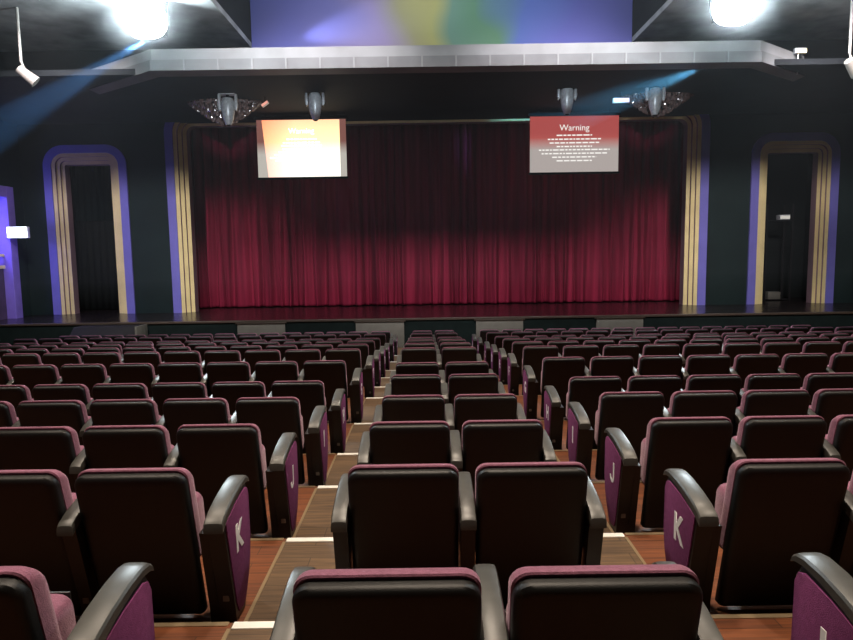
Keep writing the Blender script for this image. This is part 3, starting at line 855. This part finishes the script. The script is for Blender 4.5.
# front-of-house wash on curtain and proscenium, cut at the top by the fascia
for x, y, z, e in ((-8.6, 14.6, ZH, 3600), (9.6, 14.6, ZH, 3600), (-3.0, 12.3, Z_SOF + 1.4, 3000), (4.0, 12.3, Z_SOF + 1.4, 3000)):
    lamp('SPOT', 'front_wash', (x, y, z), e * 1.5, (1.0, 0.88, 0.90), (x * (1.3 if abs(x) > 5 else 1.0), 25.5, ZS + 0.3), 0.5, 70, 0.8)
def glare_haze():
    m = bpy.data.materials.new('lamp_glare_haze'); m.use_nodes = True
    nt = m.node_tree; nt.nodes.clear()
    out = nt.nodes.new('ShaderNodeOutputMaterial'); v = nt.nodes.new('ShaderNodeVolumeScatter')
    v.inputs['Color'].default_value = (0.9, 0.96, 1, 1)
    tc = nt.nodes.new('ShaderNodeTexCoord'); g = nt.nodes.new('ShaderNodeTexGradient'); g.gradient_type = 'QUADRATIC_SPHERE'
    mp = nt.nodes.new('ShaderNodeMapping'); mp.inputs['Scale'].default_value = (1 / 1.5, 1 / 1.2, 1.0)
    k = nt.nodes.new('ShaderNodeMath'); k.operation = 'MULTIPLY'; k.inputs[1].default_value = 0.24
    nt.links.new(tc.outputs['Object'], mp.inputs['Vector']); nt.links.new(mp.outputs['Vector'], g.inputs['Vector'])
    nt.links.new(g.outputs['Fac'], k.inputs[0]); nt.links.new(k.outputs[0], v.inputs['Density'])
    nt.links.new(v.outputs['Volume'], out.inputs['Volume'])
    return m
# flood lamps light the soffit round them
for c in (fl, fr):
    lamp('POINT', 'flood_spill', (c.x, c.y - 0.35, c.z + 0.1), 1500, (0.80, 0.94, 1.0), size=0.15)
    bm = bmesh.new(); bmesh.ops.create_icosphere(bm, subdivisions=3, radius=1.0)
    for v in bm.verts: v.co = Vector((v.co.x * 1.5, v.co.y * 1.2, v.co.z * (1.0 if v.co.z < 0 else min(1.0, Z_SOF - c.z - 0.03))))
    o = finish('lamp_glare_haze', bm, glare_haze(), None, 180); o.location = (c.x, c.y - 0.1, c.z)  # added haze ball standing in for lens glare on the lamp
    props(o, 'added haze imitating lens glare around the %s flood lamp' % ('left' if c.x < 0 else 'right'), 'haze', kind='stuff')
# coloured beams through the haze
lamp('SPOT', 'beam_left', (fl.x, fl.y - 0.2, fl.z - 0.5), 120000, (0.15, 0.45, 1.0), at(-20, 140, 14.5), 0.05, 13, 0.4)
lamp('SPOT', 'beam_right', at(700, 69, 17.2), 5000, (0.15, 0.6, 1.0), at(500, 145, YC), 0.05, 20, 1.0)
bm = bmesh.new()
A0, A1 = at(700, 69, 17.2), at(575, 112, 22.4)
tube(bm, A0 + (A1 - A0) * 0.02, A1, 0.12, 0.72, n=24)  # extra dense haze added along the right beam so that it shows
o = finish('beam_haze', bm, None, None, 180)
hb = bpy.data.materials.new('beam_haze'); hb.use_nodes = True
nt = hb.node_tree; nt.nodes.clear()
out = nt.nodes.new('ShaderNodeOutputMaterial'); vs = nt.nodes.new('ShaderNodeVolumeScatter')
vs.inputs['Density'].default_value = 0.042; vs.inputs['Color'].default_value = (0.85, 0.93, 1, 1)
nt.links.new(vs.outputs['Volume'], out.inputs['Volume'])
o.data.materials.append(hb)
props(o, 'added cone of dense haze showing the right beam past the chandelier', 'haze', kind='stuff')
lamp('SPOT', 'beam_banner', at(250, 46, 20.0), 1800, (0.6, 0.66, 1.0), at(430, 6, 20.5), 0.03, 24, 1.0)
lamp('SPOT', 'header_fill', (0.5, -2.0, 6.0), 1200, (0.5, 0.75, 1.0), (XC, 22.5, 7.7), 0.1, 34, 0.8)  # added blue fill for the header and pipes, no lamp known there
# unseen area light added to brighten the painted banner
lamp('AREA', 'banner_fill', ((CL + CR) / 2, 17.2, Z_SOF + 2.9), 230, (0.85, 0.9, 1.0), ((CL + CR) / 2, 20.5, Z_SOF + 0.3), shape=(9.0, 0.4))
lamp('POINT', 'portal_glow', (XL - 0.1, 21.7, PZ - 1.6), 150, (0.32, 0.28, 1.0), size=0.2)
lamp('POINT', 'portal_fill', (XL + 1.6, 22.3, PZ - 2.2), 30, (0.36, 0.30, 1.0), size=0.3)  # added violet fill for the outer jamb face, no known fixture
lamp('POINT', 'recess_glow', (XL - 0.9, 22.2, PZ - 0.6), 60, (0.2, 0.2, 1.0), size=0.2)
for px, py, Y, a, e in ((228, 106, 20.6, 5.5, 2600), (655, 97, 20.6, 5.5, 2600), (315, 103, 20.2, 2.2, 2200), (567, 97, 20.2, 2.2, 2200)):
    lamp('SPOT', 'rig_fill_spot', (0.5, -2.0, 6.0), e * 2.8, (0.85, 0.93, 1.0), at(px, py, Y), 0.05, a, 0.8)  # added spots that brighten the hung heads and chandeliers, no source seen
# stage haze, lit by the lamps above
bm = bmesh.new(); prism(bm, [(11.0, ZS + 1.2), (YP - 0.15, ZS + 1.2), (YP - 0.15, ZL - 0.03), (17.4, ZL - 0.03), (17.4, Z_SOF - 0.02), (11.0, Z_SOF - 0.02)], 'x', XL + 0.2, XR - 0.05)
o = finish('stage_haze', bm, None, None, 0)
hm = bpy.data.materials.new('thin_haze'); hm.use_nodes = True
nt = hm.node_tree; nt.nodes.clear()
out = nt.nodes.new('ShaderNodeOutputMaterial'); vs = nt.nodes.new('ShaderNodeVolumeScatter')
vs.inputs['Density'].default_value = 0.0016; vs.inputs['Color'].default_value = (0.85, 0.93, 1, 1); vs.inputs['Anisotropy'].default_value = 0.2
nt.links.new(vs.outputs['Volume'], out.inputs['Volume'])
o.data.materials.append(hm)
props(o, 'thin bluish stage haze hanging under the ceiling in front of the stage', 'haze', kind='stuff')

w = bpy.data.worlds.new('dark_hall'); S.world = w; w.use_nodes = True
w.node_tree.nodes['Background'].inputs['Color'].default_value = (0.02, 0.022, 0.025, 1)
w.node_tree.nodes['Background'].inputs['Strength'].default_value = 0.3

S.view_settings.view_transform = 'Standard'
S.view_settings.look = 'None'
S.view_settings.exposure = 0.0
S.view_settings.gamma = 1.0
S.view_settings.use_curve_mapping = False
S.cycles.use_denoising = True
S.cycles.max_bounces = 6
S.cycles.volume_bounces = 0
print('SEATS', n_seats, 'ZL', ZL, 'ZSOF', Z_SOF, 'ZS', ZS, CL, CR)
